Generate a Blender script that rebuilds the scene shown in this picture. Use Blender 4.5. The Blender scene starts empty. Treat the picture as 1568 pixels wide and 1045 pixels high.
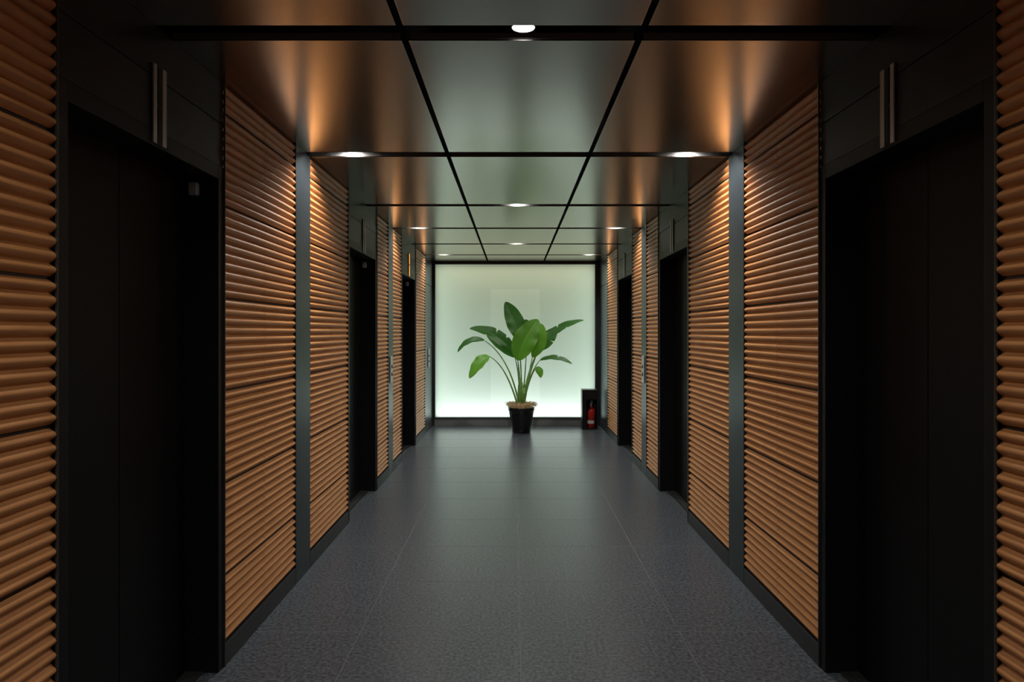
import bpy, math, random
from mathutils import Vector
random.seed(7)
S = bpy.context.scene
S.view_settings.view_transform = 'Standard'

# ------------------------------------------------------------ constants
CZ = 2.61            # ceiling height
WL, WR = 1.29, 1.36  # distance of the finished wall faces left / right of the camera axis
YB = -3.6            # wall behind the camera
YE = 10.85           # end wall (backlit glass)
DH = 2.17            # lift door opening height
PORTALS = [(1.93, 3.05), (5.33, 6.45), (7.86, 9.00)]
COLS = [(0.62, 0.90), (4.04, 4.33), (7.02, 7.29), (9.95, YE)]
SLATS = [(-1.6, 0.62), (0.90, 1.93), (3.05, 4.04), (4.33, 5.33), (6.45, 7.02), (7.29, 7.86), (9.00, 9.95)]

# ------------------------------------------------------------ materials
def new_mat(name):
    m = bpy.data.materials.new(name); m.use_nodes = True
    nt = m.node_tree; b = nt.nodes['Principled BSDF']
    return m, nt, b
def simple(name, col, rough=.5, metal=0., spec=.5, noise=0., nscale=40., bump=0.):
    m, nt, b = new_mat(name)
    b.inputs['Base Color'].default_value = (*col, 1)
    b.inputs['Roughness'].default_value = rough
    b.inputs['Metallic'].default_value = metal
    b.inputs['Specular IOR Level'].default_value = spec
    if noise or bump:
        tc = nt.nodes.new('ShaderNodeTexCoord')
        n = nt.nodes.new('ShaderNodeTexNoise'); n.inputs['Scale'].default_value = nscale
        n.inputs['Detail'].default_value = 4
        nt.links.new(tc.outputs['Object'], n.inputs['Vector'])
        if noise:
            r = nt.nodes.new('ShaderNodeValToRGB')
            r.color_ramp.elements[0].position = .35; r.color_ramp.elements[1].position = .65
            r.color_ramp.elements[0].color = (*[c*(1-noise) for c in col], 1)
            r.color_ramp.elements[1].color = (*[min(1, c*(1+noise)) for c in col], 1)
            nt.links.new(n.outputs['Fac'], r.inputs['Fac'])
            nt.links.new(r.outputs['Color'], b.inputs['Base Color'])
        if bump:
            bp = nt.nodes.new('ShaderNodeBump'); bp.inputs['Strength'].default_value = bump
            bp.inputs['Distance'].default_value = .002
            nt.links.new(n.outputs['Fac'], bp.inputs['Height'])
            nt.links.new(bp.outputs['Normal'], b.inputs['Normal'])
    return m
def emis(name, col, st):
    m, nt, b = new_mat(name)
    b.inputs['Base Color'].default_value = (*col, 1)
    b.inputs['Emission Color'].default_value = (*col, 1)
    b.inputs['Emission Strength'].default_value = st
    return m

M_black = simple('black_granite', (.0042, .0047, .0053), .45, spec=.25, noise=.7, nscale=160)
M_door = simple('black_door_steel', (.003, .0034, .0038), .45, spec=.18, noise=.5, nscale=90)
M_transom = simple('dark_transom_metal', (.014, .018, .023), .42, metal=.2, spec=.35, noise=.15, nscale=12)
M_col = simple('satin_dark_metal', (.055, .070, .086), .36, metal=.75, noise=.1, nscale=10)
M_chrome = simple('brushed_steel', (.30, .30, .30), .35, metal=1.)
M_plate = simple('call_panel_steel', (.55, .57, .56), .45, metal=.4)
M_bar = simple('satin_indicator_bar', (.50, .52, .52), .45, metal=.4)
M_trim = simple('bronze_edge_trim', (.10, .105, .10), .35, metal=.8)
M_frame = simple('anodised_window_frame', (.16, .17, .165), .4, metal=.6)
M_base = simple('skirting_metal', (.035, .038, .042), .42, metal=.3)
M_plinth = simple('plinth_grey_metal', (.26, .275, .27), .4, metal=.2)
M_void = simple('ceiling_void_black', (.004, .004, .004), .6)
M_lamp = emis('downlight_lens', (1, .98, .97), 12)
M_edge = simple('channel_edge_grey', (.07, .07, .07), .45)
M_orange = emis('indicator_orange', (1, .28, .02), 3)
M_white = simple('cavity_white', (.82, .86, .82), .8)
M_bw = simple('rear_wall_grey', (.05, .05, .05), .6, noise=.1, nscale=4)

# wood ribs
M_wood, nt, b = new_mat('orange_timber')
tc = nt.nodes.new('ShaderNodeTexCoord'); mp = nt.nodes.new('ShaderNodeMapping')
mp.inputs['Scale'].default_value = (6, 1.6, 24)
n = nt.nodes.new('ShaderNodeTexNoise'); n.inputs['Scale'].default_value = 3; n.inputs['Detail'].default_value = 6
r = nt.nodes.new('ShaderNodeValToRGB')
r.color_ramp.elements[0].position = .3; r.color_ramp.elements[1].position = .7
r.color_ramp.elements[0].color = (.43, .188, .064, 1); r.color_ramp.elements[1].color = (.57, .27, .098, 1)
nt.links.new(tc.outputs['Object'], mp.inputs['Vector']); nt.links.new(mp.outputs['Vector'], n.inputs['Vector'])
nt.links.new(n.outputs['Fac'], r.inputs['Fac']); nt.links.new(r.outputs['Color'], b.inputs['Base Color'])
b.inputs['Roughness'].default_value = .42; b.inputs['Specular IOR Level'].default_value = .35
M_woodback = simple('timber_shadow_board', (.03, .014, .007), .7)

# ceiling metal
M_ceil, nt, b = new_mat('brushed_ceiling_metal')
b.inputs['Base Color'].default_value = (.385, .36, .335, 1)
b.inputs['Metallic'].default_value = 1; b.inputs['Roughness'].default_value = .3
tc = nt.nodes.new('ShaderNodeTexCoord'); n = nt.nodes.new('ShaderNodeTexNoise')
n.inputs['Scale'].default_value = 700; n.inputs['Detail'].default_value = 2
rr = nt.nodes.new('ShaderNodeMapRange'); rr.inputs['To Min'].default_value = .18; rr.inputs['To Max'].default_value = .27
nt.links.new(tc.outputs['Object'], n.inputs['Vector']); nt.links.new(n.outputs['Fac'], rr.inputs['Value'])
nt.links.new(rr.outputs['Result'], b.inputs['Roughness'])

# floor tile
M_floor = simple('dark_porcelain_tile', (.070, .082, .095), .30, spec=.6, noise=.5, nscale=60, bump=.15)
M_grout = simple('tile_grout', (.18, .195, .21), .7)

# ------------------------------------------------------------ mesh helpers
class MB:
    def __init__(s): s.v = []; s.f = []; s.m = []; s.sm = []; s.mats = []
    def mi(s, mat):
        if mat not in s.mats: s.mats.append(mat)
        return s.mats.index(mat)
    def box(s, x0, x1, y0, y1, z0, z1, mat):
        if x0 > x1: x0, x1 = x1, x0
        k = len(s.v)
        s.v += [(x0,y0,z0),(x1,y0,z0),(x1,y1,z0),(x0,y1,z0),(x0,y0,z1),(x1,y0,z1),(x1,y1,z1),(x0,y1,z1)]
        for q in [(0,3,2,1),(4,5,6,7),(0,1,5,4),(1,2,6,5),(2,3,7,6),(3,0,4,7)]:
            s.f.append([k+i for i in q]); s.m.append(s.mi(mat)); s.sm.append(False)
    def faces(s, vs, fs, mat, smooth=True):
        k = len(s.v); s.v += [tuple(v) for v in vs]
        for q in fs:
            s.f.append([k+i for i in q]); s.m.append(s.mi(mat)); s.sm.append(smooth)
    def lathe(s, cx, cy, prof, mat, seg=32, cap=True, smooth=True):
        vs = []; fs = []
        for (r_, z) in prof:
            for i in range(seg):
                a = 2*math.pi*i/seg; vs.append((cx+r_*math.cos(a), cy+r_*math.sin(a), z))
        for j in range(len(prof)-1):
            for i in range(seg):
                i2 = (i+1) % seg
                fs.append((j*seg+i, j*seg+i2, (j+1)*seg+i2, (j+1)*seg+i))
        s.faces(vs, fs, mat, smooth)
        if cap:
            s.faces(vs[:seg], [tuple(reversed(range(seg)))], mat, False)
            s.faces(vs[-seg:], [tuple(range(seg))], mat, False)
    def tube(s, pts, rads, mat, seg=8):
        pts = [Vector(p) for p in pts]; vs = []; fs = []
        for i, p in enumerate(pts):
            t = (pts[min(i+1, len(pts)-1)] - pts[max(i-1, 0)]).normalized()
            a = t.cross(Vector((0.13, 1, 0.07))).normalized(); c = t.cross(a)
            for j in range(seg):
                th = 2*math.pi*j/seg; vs.append(p + (a*math.cos(th)+c*math.sin(th))*rads[i])
        for i in range(len(pts)-1):
            for j in range(seg):
                j2 = (j+1) % seg
                fs.append((i*seg+j, i*seg+j2, (i+1)*seg+j2, (i+1)*seg+j))
        fs.append(tuple(reversed(range(seg)))); fs.append(tuple(range((len(pts)-1)*seg, len(pts)*seg)))
        s.faces(vs, fs, mat, True)
    def make(s, name, parent=None, bevel=0.):
        me = bpy.data.meshes.new(name); me.from_pydata(s.v, [], s.f); me.update()
        for m in s.mats: me.materials.append(m)
        me.polygons.foreach_set('material_index', s.m); me.polygons.foreach_set('use_smooth', s.sm)
        o = bpy.data.objects.new(name, me); S.collection.objects.link(o)
        if parent: o.parent = parent
        if bevel:
            md = o.modifiers.new('bev', 'BEVEL'); md.width = bevel; md.segments = 2; md.limit_method = 'ANGLE'
        return o
def empty(name, loc=(0,0,0)):
    e = bpy.data.objects.new(name, None); e.location = loc; e.empty_display_size = .1
    S.collection.objects.link(e); return e
def child(o, p):
    o.parent = p
    o.location = o.location - p.location

# ------------------------------------------------------------ floor
fl = MB()
fl.box(-WL-.30, WR+.30, YB, YE+.6, -.06, -.0008, M_grout)
xj = [-2.355, -1.56, -.765, .03, .825, 1.62, 2.415]
yj = [3.41 + .675*k for k in range(-11, 13)]
for i in range(len(xj)-1):
    for j in range(len(yj)-1):
        x0 = max(xj[i], -WL-.30); x1 = min(xj[i+1], WR+.30)
        y0 = max(yj[j], YB); y1 = min(yj[j+1], YE+.5)
        if x1-x0 < .01 or y1-y0 < .01: continue
        fl.box(x0+.0014, x1-.0014, y0+.0026, y1-.0026, -.02, 0, M_floor)
fl.make('floor')

# ------------------------------------------------------------ ceiling
CH = [(-2.70, .12), (-.95, .12), (.80, .12), (2.54, .13), (4.28, .12), (6.00, .11), (7.34, .10), (8.66, .10), (9.90, .10)]
ce = MB()
ce.box(-WL-.3, WR+.3, YB, YE+.6, CZ+.12, CZ+.18, M_void)
edges = [YB] + [c for c, w in CH] + [YE]
wid = [0] + [w for c, w in CH] + [.02]
XC = [(-WL-.02, -.415-.013), (-.415+.013, .475-.013), (.475+.013, WR+.02)]
for i in range(len(edges)-1):
    y0 = edges[i]+wid[i]/2; y1 = edges[i+1]-wid[i+1]/2
    for (x0, x1) in XC:
        ce.box(x0, x1, y0, y1, CZ, CZ+.025, M_ceil)
        ce.box(x0+.005, x1-.005, y0-.002, y0, CZ+.005, CZ+.03, M_edge)
ce.make('ceiling', bevel=.004)

# ------------------------------------------------------------ timber rib panels
PITCH = .0418
def rib_panel(s, W, y0, y1, name, parent):
    mb = MB()
    mb.box(s*(W+.0215), s*(W+.03), y0, y1, .10, CZ, M_woodback)
    segs = [(y0+.003, (y0+y1)/2-.0014), ((y0+y1)/2+.0014, y1-.003)]
    for k in range(-24, 38):
        za = 1.65 - k*PITCH; zb = za + PITCH      # rib occupies za..zb
        za2 = za + (.005 if k % 10 == 0 else 0)
        zb2 = zb - (.005 if (k % 10 == 1) else 0)
        if za < .10 or za > CZ-.006: continue
        zb2 = min(zb2, CZ)
        if zb2-za2 < .008: continue
        zc = (za2+zb2)/2; h = (zb2-za2)/2
        N = 14; prof = []
        for i in range(N+1):
            u = -1+2*i/N
            prof.append((s*(W+.019 - .0175*(.5+.5*math.cos(math.pi*u))**.6), zc+h*u))
        for (a0, a1) in segs:
            vs = [(x, a0, z) for x, z in prof] + [(x, a1, z) for x, z in prof]
            fs = []
            for i in range(N):
                q = (i, i+1, N+1+i+1, N+1+i)
                fs.append(q if s < 0 else q[::-1])
            mb.faces(vs, fs, M_wood, True)
            mb.faces([(x, a0, z) for x, z in prof], [tuple(range(N+1))], M_wood, False)
            mb.faces([(x, a1, z) for x, z in prof], [tuple(range(N, -1, -1))], M_wood, False)
    return mb.make(name, parent)

# ------------------------------------------------------------ side walls
door_n = 0
for s, W, side in ((-1, WL, 'left'), (1, WR, 'right')):
    w = MB()
    cur = YB
    for (a, c) in PORTALS:
        w.box(s*(W+.03), s*(W+.32), cur, a+.05, 0, CZ+.12, M_black)
        w.box(s*(W+.03), s*(W+.32), a+.05, c-.05, DH+.02, CZ+.12, M_black)
        cur = c-.05
    w.box(s*(W+.03), s*(W+.32), cur, YE, 0, CZ+.12, M_black)
    w.box(s*(W+.0), s*(W+.03), YB, -1.6, 0, CZ, M_transom)
    wall = w.make('wall_'+side)
    for i, (a, c) in enumerate(SLATS):
        rib_panel(s, W, a, c, 'timber_rib_panel_%d' % (i+1), wall)
    cm = MB()
    for (a, c) in COLS:
        if c > 10:
            cm.box(s*(W+.004), s*(W+.03), a+.004, c, 0.10, 2.2, M_col)
            cm.box(s*(W+.004), s*(W+.03), a+.004, c, 2.206, CZ, M_col)
        else:
            cm.box(s*(W+.001), s*(W+.03), a+.004, c-.004, 0, CZ, M_col)
    cm.make('metal_pilasters', wall, bevel=.002)
    bb = MB()
    for (a, c) in SLATS + [COLS[-1]]:
        bb.box(s*(W+.001), s*(W+.03), a, c, 0, .097, M_base)
    bb.make('baseboard_'+side, bevel=.0015)
    # portals
    for (a, c) in PORTALS:
        door_n += 1
        d = empty('door_%d' % door_n, (s*(W+.1), (a+c)/2, 0))
        f = MB()
        X0, X1 = s*(W+.006), s*(W+.20)
        f.box(X0, X1, a+.002, a+.055, 0, DH+.06, M_black)
        f.box(X0, X1, c-.055, c-.002, 0, DH+.06, M_black)
        f.box(X0, X1, a+.055, c-.055, DH, DH+.06, M_black)
        o = f.make('portal_frame', bevel=.0015); child(o, d)
        f = MB()
        mid = (a+c)/2
        f.box(s*(W+.009), s*(W+.03), a+.003, c-.003, DH+.062, DH+.25, M_transom)
        f.box(s*(W+.009), s*(W+.03), a+.003, c-.003, DH+.254, CZ, M_transom)
        o = f.make('transom_panel', bevel=.0015); child(o, d)
        f = MB()  # two sliding leaves with a meeting groove
        f.box(s*(W+.15), s*(W+.175), a+.05, mid-.0015, .012, DH, M_door)
        f.box(s*(W+.15), s*(W+.175), mid+.0015, c-.05, .012, DH, M_door)
        f.box(s*(W+.18), s*(W+.20), a+.05, c-.05, .012, DH, M_void)
        o = f.make('sliding_leaves', bevel=.002); child(o, d)
        f = MB()
        f.box(s*(W+.07), s*(W+.19), a+.055, c-.055, 0, .006, M_trim)
        f.box(s*(W+.10), s*(W+.104), a+.055, c-.055, .006, .009, M_chrome)
        f.box(s*(W+.125), s*(W+.129), a+.055, c-.055, .006, .009, M_chrome)
        o = f.make('threshold', bevel=0); child(o, d)
        f = MB()
        f.box(s*(W-.001), s*(W+.006), a-.002, a+.003, 0, CZ, M_trim)
        f.box(s*(W-.001), s*(W+.006), c-.003, c+.002, 0, CZ, M_trim)
        o = f.make('edge_trims'); child(o, d)
        if s < 0:
            f = MB()
            f.box(s*(W+.09), s*(W+.125), c-.085, c-.055, DH-.075, DH-.02, M_plate)
            o = f.make('door_sensor', bevel=.003); child(o, d)
        # indicator : two steel bars on a slim dark plate
        ind = empty('elevator_indicator', (s*W, mid, 2.32))
        f = MB()
        x0 = s*(W-.001); x1 = s*(W+.009)
        f.box(s*(W+.003), x1, mid-.045, mid+.045, 2.18, 2.465, M_void)
        lit = (s < 0 and a > 7)
        f.box(x0, x1, mid-.045, mid-.022, 2.18, 2.465, M_bar)
        f.box(x0, x1, mid+.018, mid+.045, 2.18, 2.465, M_bar)
        f.box(s*(W+.000), x1, mid-.014, mid+.014, 2.33, 2.46, M_orange if lit else M_door)
        f.box(s*(W+.000), x1, mid-.014, mid+.014, 2.185, 2.315, M_orange if lit else M_door)
        o = f.make('indicator_body', bevel=.0015); child(o, ind)
    for yc in ((7.155, 10.3) if s < 0 else (7.155,)):
        cp = empty('elevator_call_panel', (s*W, yc, 1.1))
        f = MB()
        f.box(s*(W-.010), s*(W-.0002), yc-.06, yc+.06, .96, 1.24, M_plate)
        o = f.make('face_plate', bevel=.003); child(o, cp)
        f = MB()
        for zz in (1.05, 1.13):
            vs = []
            for rr_, dx in ((.018, .010), (.018, .015), (.014, .016)):
                for i in range(20):
                    t = 2*math.pi*i/20; vs.append((s*(W-dx), yc+rr_*math.cos(t), zz+rr_*math.sin(t)))
            fs = [(j*20+i, j*20+(i+1) % 20, (j+1)*20+(i+1) % 20, (j+1)*20+i) for j in range(2) for i in range(20)]
            fs.append(tuple(range(40, 60)))
            f.faces(vs, fs, M_door, False)
        o = f.make('call_buttons'); child(o, cp)

# ------------------------------------------------------------ rear wall (behind camera)
w = MB(); w.box(-WL-.35, WR+.35, YB-.12, YB, 0, CZ+.18, M_bw)
w.make('wall_rear')

# ------------------------------------------------------------ end wall with backlit frosted glass
GX0, GX1, GZ0, GZ1 = -1.262, 1.30, .135, 2.565
w = MB()
w.box(-WL-.32, GX0, YE, YE+.5, 0, CZ+.1, M_base)
w.box(GX1, WR+.32, YE, YE+.5, 0, CZ+.1, M_base)
w.box(GX0, GX1, YE, YE+.5, 0, GZ0-.02, M_plinth)
w.box(GX0, GX1, YE, YE+.5, GZ1+.015, CZ+.1, M_base)
w.box(-WL-.32, WR+.32, YE+.5, YE+.58, 0, CZ+.1, M_base)
w.box(GX0, GX1, YE+.49, YE+.4995, GZ0-.02, GZ1+.015, M_white)
w.box(GX0, GX0+.004, YE+.03, YE+.49, GZ0-.02, GZ1+.015, M_white)
w.box(GX1-.004, GX1, YE+.03, YE+.49, GZ0-.02, GZ1+.015, M_white)
w.make('wall_end')

win = empty('window_1', (0, YE, 0))
f = MB()
f.box(GX0, GX1, YE-.012, YE+.03, GZ0-.02, GZ0, M_frame)
f.box(GX0, GX1, YE-.012, YE+.03, GZ1, GZ1+.015, M_frame)
f.box(GX0, GX0+.012, YE-.012, YE+.03, GZ0, GZ1, M_frame)
f.box(GX1-.012, GX1, YE-.012, YE+.03, GZ0, GZ1, M_frame)
o = f.make('glass_frame', bevel=.002); child(o, win)
def glass(name, col):
    m, nt, b = new_mat(name)
    nt.nodes.remove(b)
    out = nt.nodes['Material Output']
    tr = nt.nodes.new('ShaderNodeBsdfTranslucent'); tr.inputs['Color'].default_value = (*col, 1)
    gl = nt.nodes.new('ShaderNodeBsdfGlossy'); gl.inputs['Roughness'].default_value = .12
    gl.inputs['Color'].default_value = (.8, .9, .85, 1)
    fr = nt.nodes.new('ShaderNodeFresnel'); fr.inputs['IOR'].default_value = 1.4
    mx = nt.nodes.new('ShaderNodeMixShader')
    nt.links.new(fr.outputs['Fac'], mx.inputs['Fac']); nt.links.new(tr.outputs[0], mx.inputs[1]); nt.links.new(gl.outputs[0], mx.inputs[2])
    nt.links.new(mx.outputs[0], out.inputs['Surface'])
    return m
M_glass = glass('frosted_backlit_glass', (.81, .88, .82))
M_glass_refl = glass('frosted_glass_painted_reflection', (.87, .945, .88))  # paler glass colour paints in a faint rectangular reflection
f = MB()
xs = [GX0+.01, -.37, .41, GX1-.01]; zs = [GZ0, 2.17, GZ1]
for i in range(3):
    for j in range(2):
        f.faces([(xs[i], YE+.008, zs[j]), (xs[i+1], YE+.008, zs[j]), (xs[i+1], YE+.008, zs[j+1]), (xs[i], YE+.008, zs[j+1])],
                [(0, 1, 2, 3)], M_glass_refl if (i == 1 and j == 0) else M_glass, False)
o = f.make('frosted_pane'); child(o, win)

def area(name, loc, rot, sx, sy, power, col, parent=None, spread=180):
    l = bpy.data.lights.new(name, 'AREA'); l.shape = 'RECTANGLE'; l.size = sx; l.size_y = sy
    l.energy = power; l.color = col; l.spread = math.radians(spread)
    o = bpy.data.objects.new(name, l); o.location = loc; o.rotation_euler = rot
    S.collection.objects.link(o)
    if parent: child(o, parent)
    return o
cxg = (GX0+GX1)/2
area('led_strip_bottom', (cxg, YE+.17, GZ0-.01), (math.pi, 0, 0), 2.45, .28, 8.2, (.94, 1, .99), win)
area('led_strip_top', (cxg, YE+.25, GZ1+.005), (0, 0, 0), 2.45, .3, 2.8, (1, .92, .62), win)
area('led_strip_side', (GX0+.015, YE+.25, 1.35), (0, -math.pi/2, 0), 2.3, .3, 1.5, (.84, 1, .92), win)
area('led_strip_side', (GX1-.015, YE+.25, 1.35), (0, math.pi/2, 0), 2.3, .3, 1.5, (.84, 1, .92), win)

# ------------------------------------------------------------ downlights (set inside the ceiling channels)
def downlight(x, y, e):
    d = empty('downlight', (x, y, CZ))
    h = .0 if y < 3 else .042
    f = MB()
    f.lathe(x, y, [(.046, CZ+.12), (.046, CZ+.016+h), (.043, CZ+.014+h), (.041, CZ+.022+h)], M_chrome, 28, cap=False)
    o = f.make('trim_ring'); child(o, d)
    f = MB(); f.lathe(x, y, [(.042, CZ+.018+h), (.042, CZ+.020+h)], M_lamp, 28)
    o = f.make('lens'); child(o, d)
    l = bpy.data.lights.new('downlight_lamp', 'SPOT'); l.energy = e; l.spot_size = math.radians(160); l.spot_blend = .9
    l.shadow_soft_size = .03; l.color = (1, .94, .88)
    o = bpy.data.objects.new('lamp', l); o.location = (x, y, CZ+.012+h); S.collection.objects.link(o); child(o, d)
for (y, kind) in ((-2.70, 'c'), (-.95, 'c'), (.80, 's'), (2.54, 'c'), (4.28, 's'), (6.00, 'c'), (7.34, 's'), (8.66, 'c'), (9.90, 's')):
    if kind == 'c': downlight(.035, y-.01, 85 if y > 5 else 42)
    else:
        e = 60 if y > 7 else (95 if y > 2 else 48)
        downlight(-1.03, y, e); downlight(1.10, y, e)

# ------------------------------------------------------------ potted plant
PX, PY = .11, 10.12
plant = empty('potted_bird_of_paradise_plant', (PX, PY, 0))
M_pot = simple('black_glazed_pot', (.010, .008, .009), .22, spec=.6)
M_straw = simple('coconut_fibre_mulch', (.66, .50, .28), .9, noise=.4, nscale=60)
f = MB()
f.lathe(PX, PY, [(.120, 0), (.135, .006), (.150, .10), (.172, .24), (.186, .33), (.196, .335), (.198, .372), (.190, .378), (.178, .372), (.176, .33)], M_pot, 40, cap=False)
f.lathe(PX, PY, [(.0, .002), (.125, .002)], M_pot, 40, cap=False)
o = f.make('pot'); child(o, plant)
f = MB()
f.lathe(PX, PY, [(.178, .35), (.15, .395), (.08, .425), (.001, .435)], M_straw, 32, cap=False)
for i in range(760):
    a = random.uniform(0, 6.283); rr_ = .2*math.sqrt(random.random())
    p = Vector((PX+rr_*math.cos(a), PY+rr_*math.sin(a), .40+random.uniform(-.005, .04)))
    b_ = a + random.uniform(-1.4, 1.4); L = random.uniform(.03, .07)
    q = p + Vector((L*math.cos(b_), L*math.sin(b_), random.uniform(-.028, .022)))
    m_ = (p+q)/2 + Vector((0, 0, .008))
    f.tube([p, m_, q], [.0022, .003, .0013], M_straw, 4)
o = f.make('mulch'); child(o, plant)

def leaf_mat(name, dark, light, trans):
    m, nt, b = new_mat(name)
    uv = nt.nodes.new('ShaderNodeUVMap'); sp = nt.nodes.new('ShaderNodeSeparateXYZ')
    nt.links.new(uv.outputs['UV'], sp.inputs['Vector'])
    def math_(op, a, b2=None, c=None):
        nd = nt.nodes.new('ShaderNodeMath'); nd.operation = op
        for i, v in enumerate((a, b2, c)):
            if v is None: continue
            if isinstance(v, (int, float)): nd.inputs[i].default_value = v
            else: nt.links.new(v, nd.inputs[i])
        return nd.outputs[0]
    au = math_('ABSOLUTE', math_('SUBTRACT', sp.outputs['X'], .5))
    ph = math_('MULTIPLY', math_('SUBTRACT', sp.outputs['Y'], math_('MULTIPLY', au, .35)), 190.)
    vein = math_('MULTIPLY', math_('ADD', math_('SINE', ph), 1.), .5)
    rib = math_('LESS_THAN', au, .025)
    mixc = nt.nodes.new('ShaderNodeMix'); mixc.data_type = 'RGBA'
    mixc.inputs['A'].default_value = (*dark, 1); mixc.inputs['B'].default_value = (*light, 1)
    nt.links.new(math_('MAXIMUM', math_('MULTIPLY', vein, .4), rib), mixc.inputs['Factor'])
    nt.links.new(mixc.outputs['Result'], b.inputs['Base Color'])
    b.inputs['Roughness'].default_value = .38
    bp = nt.nodes.new('ShaderNodeBump'); bp.inputs['Strength'].default_value = .25; bp.inputs['Distance'].default_value = .003
    nt.links.new(vein, bp.inputs['Height']); nt.links.new(bp.outputs['Normal'], b.inputs['Normal'])
    t = nt.nodes.new('ShaderNodeBsdfTranslucent'); t.inputs['Color'].default_value = (*trans, 1)
    ms = nt.nodes.new('ShaderNodeMixShader'); ms.inputs['Fac'].default_value = .35
    nt.links.new(b.outputs[0], ms.inputs[1]); nt.links.new(t.outputs[0], ms.inputs[2])
    nt.links.new(ms.outputs[0], nt.nodes['Material Output'].inputs['Surface'])
    return m
M_lf1 = leaf_mat('leaf_dark', (.030, .12, .025), (.09, .25, .06), (.08, .26, .03))
M_lf2 = leaf_mat('leaf_bright', (.12, .36, .03), (.22, .54, .08), (.22, .54, .05))
M_stem = simple('petiole_green', (.22, .44, .11), .45, noise=.2, nscale=20)

def P(px, py, dy=0.):      # a point of the plant, measured in the plant's own vertical plane
    y = PY + dy
    return Vector(((px-787)/1045*y, y, 1.5-(py-508)/1045*y))
def bez(a, c, b_, t): return a*(1-t)**2 + c*2*t*(1-t) + b_*t*t
def leaf(name, base, ctrl, tip, width, nrm, mat, fold=.35, wave=.05, skew=.8, tears=()):
    NL, NW = 80, 12
    me_v = []; uvs = []; fs = []
    N = Vector(nrm).normalized(); ph = random.uniform(0, 6)
    for i in range(NL+1):
        t = i/NL; p = bez(base, ctrl, tip, t)
        T = (bez(base, ctrl, tip, min(1, t+.01)) - bez(base, ctrl, tip, max(0, t-.01))).normalized()
        s_ = T.cross(N).normalized(); n2 = s_.cross(T).normalized()
        w_ = width/2*max(.004, math.sin(math.pi*min(1, t**skew)))**.62
        for j in range(NW+1):
            u = (j/NW-.5)*2
            ww = w_
            for (tt, sd) in tears:
                if sd*u > 0: ww *= 1-.5*max(0, 1-abs(t-tt)/.022)
            off = n2*(fold*abs(u)*ww - fold*.3*ww*u*u + wave*ww*abs(u)**2*math.sin(t*19+ph+(1.3 if u > 0 else 0)))
            me_v.append(p + s_*(u*ww*(1-.15*fold)) + off + T*(abs(u)*ww*.25)); uvs.append((j/NW, t))
    for i in range(NL):
        for j in range(NW):
            a = i*(NW+1)+j; fs.append((a, a+1, a+NW+2, a+NW+1))
    me = bpy.data.meshes.new(name); me.from_pydata([tuple(v) for v in me_v], [], fs); me.update()
    ul = me.uv_layers.new(name='UVMap')
    for lp in me.loops: ul.data[lp.index].uv = uvs[lp.vertex_index]
    me.materials.append(mat)
    for pl in me.polygons: pl.use_smooth = True
    o = bpy.data.objects.new(name, me); S.collection.objects.link(o); child(o, plant)
    return o
def petiole(f, x0, dy0, ctrl, end, r0=.017, r1=.006):
    a = Vector((PX+x0, PY+dy0, .385)); pts = []; rd = []
    for i in range(17):
        t = i/16; pts.append(bez(a, ctrl, end, t)); rd.append(r0+(r1-r0)*t**.6)
    f.tube(pts, rd, M_stem, 10)

f = MB()
L = [
 (P(794,521,.05), P(792,495,.08), P(774,463,.12), .29, (.25,-1,.1), M_lf1, .25, P(800,575,.03), .0, .02),
 (P(793,553,-.10), P(800,520,-.17), P(824,490,-.08), .36, (-.15,-1,.15), M_lf2, .18, P(795,590,-.05), -.01, -.04),
 (P(815,548,-.06), P(831,520,-.10), P(828,496,-.02), .24, (.5,-.8,.1), M_lf2, .25, P(806,590,-.04), .03, -.03),
 (P(788,545,-.02), P(764,506,-.05), P(719,504,-.12), .23, (-.30,-.65,.65), M_lf1, .4, P(797,580,0), -.03, .0),
 (P(742,522,.14), P(716,518,.16), P(701,540,.20), .16, (-.3,-.55,.75), M_lf1, .45, P(782,548,.08), -.03, .03),
 (P(749,546,-.22), P(738,549,-.28), P(719,580,-.32), .25, (-.6,-.75,.45), M_lf2, .3, P(776,560,-.12), -.05, -.04),
 (P(829,527,.06), P(855,499,.05), P(894,491,.02), .17, (.1,-.6,.8), M_lf1, .45, P(812,560,.05), .02, .04),
 (P(826,553,-.14), P(850,544,-.2), P(876,558,-.24), .15, (.1,-.45,.85), M_lf1, .4, P(808,575,-.08), .04, -.02),
 (P(819,566,-.10), P(826,564,-.14), P(828,579,-.18), .13, (.3,-.8,.5), M_lf2, .3, P(806,590,-.06), .04, .0),
 (P(824,537,.20), P(838,520,.24), P(852,503,.28), .22, (.2,-.9,.3), M_lf1, .3, P(806,570,.12), .01, .06),
 (P(792,548,.16), P(772,525,.20), P(745,512,.26), .24, (-.2,-.8,.5), M_lf1, .3, P(798,580,.10), -.01, .06),
 (P(806,540,.10), P(812,510,.12), P(803,490,.16), .24, (.1,-1,.1), M_lf1, .25, P(804,580,.06), .01, .03),
]
TE = {3: ((.3, 1), (.5, 1), (.66, -1)), 6: ((.3, -1), (.45, -1), (.6, 1)), 9: ((.5, 1),), 7: ((.55, -1),)}
for i, (b0, c0, t0, wd, nn, mt, fo, pc, x0, dy0) in enumerate(L):
    leaf('leaf_%d' % (i+1), b0, c0, t0, wd, nn, mt, fo, tears=TE.get(i, ()))
    petiole(f, x0, dy0, pc, b0)
for (x0, dy0, ex, ey) in ((-.03, 0, 794, 590), (.02, -.03, 800, 586), (.03, .02, 803, 594), (-.01, .03, 797, 580)):
    a = Vector((PX+x0, PY+dy0, .38)); e = P(ex, ey, dy0)
    f.tube([a, (a+e)/2, e], [.030, .024, .008], M_stem, 12)
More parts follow.
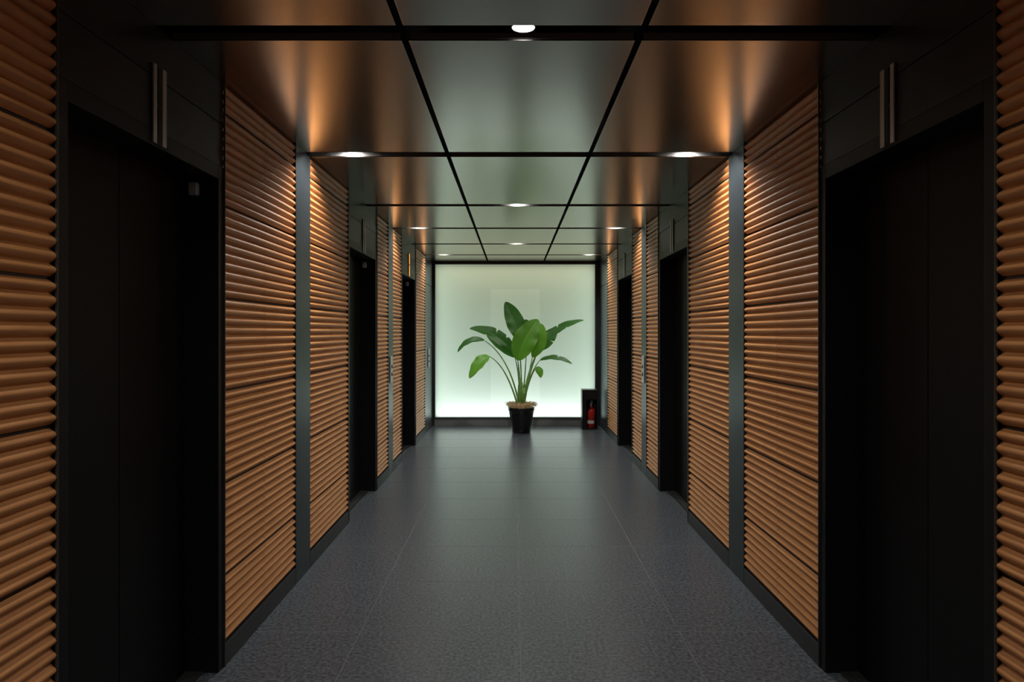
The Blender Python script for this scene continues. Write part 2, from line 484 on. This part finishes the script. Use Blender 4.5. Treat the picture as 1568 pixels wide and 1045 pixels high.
o = f.make('petioles'); child(o, plant)

# ------------------------------------------------------------ fire extinguisher in black stand
EX, EY = 1.155, 10.50
fe = empty('fire_extinguisher', (EX, EY, 0))
M_red = simple('extinguisher_red', (.42, .022, .018), .3)
M_label = simple('label_paper', (.6, .59, .56), .6)
M_blk = simple('stand_black', (.008, .008, .009), .35)
f = MB()
f.box(EX-.115, EX+.115, EY-.11, EY+.11, 0, .02, M_blk)
f.box(EX-.115, EX+.115, EY+.10, EY+.11, .02, .60, M_blk)
f.box(EX-.115, EX-.105, EY-.11, EY+.11, .02, .60, M_blk)
f.box(EX+.105, EX+.115, EY-.11, EY+.11, .02, .60, M_blk)
f.box(EX-.115, EX-.05, EY-.11, EY-.10, .02, .60, M_blk)
f.box(EX-.05, EX+.115, EY-.11, EY-.10, .46, .60, M_blk)
f.box(EX-.115, EX+.115, EY-.115, EY+.11, .60, .612, M_trim)
o = f.make('stand', bevel=.003); child(o, fe)
f = MB()
bx, by = EX+.03, EY-.02
f.lathe(bx, by, [(.056, .021), (.068, .03), (.068, .27), (.058, .305), (.035, .33), (.018, .34), (.018, .37)], M_red, 28)
f.lathe(bx, by, [(.0688, .09), (.0688, .14)], M_label, 28, cap=False)
f.lathe(bx, by, [(.022, .36), (.022, .395), (.012, .40)], M_plate, 16)
f.box(bx-.012, bx+.012, by-.07, by+.03, .395, .405, M_plate)
f.box(bx-.012, bx+.012, by-.075, by+.02, .425, .433, M_plate)
f.box(bx-.01, bx+.01, by+.01, by+.03, .395, .43, M_blk)
f.tube([(bx+.02, by, .38), (bx+.05, by-.03, .38), (bx+.06, by-.045, .32), (bx+.052, by-.055, .20), (bx+.044, by-.062, .10)], [.008]*5, M_blk, 8)
o = f.make('cylinder_body'); child(o, fe)

# ------------------------------------------------------------ world, camera
wd = bpy.data.worlds.new('World'); S.world = wd; wd.use_nodes = True
wd.node_tree.nodes['Background'].inputs['Color'].default_value = (.01, .01, .012, 1)
cam = bpy.data.cameras.new('camera'); cam.lens = 24; cam.sensor_width = 36
cam.shift_x = -.0019; cam.shift_y = -.0094; cam.clip_start = .05
co = bpy.data.objects.new('camera', cam); co.location = (0, 0, 1.5); co.rotation_euler = (math.pi/2, 0, 0)
S.collection.objects.link(co); S.camera = co
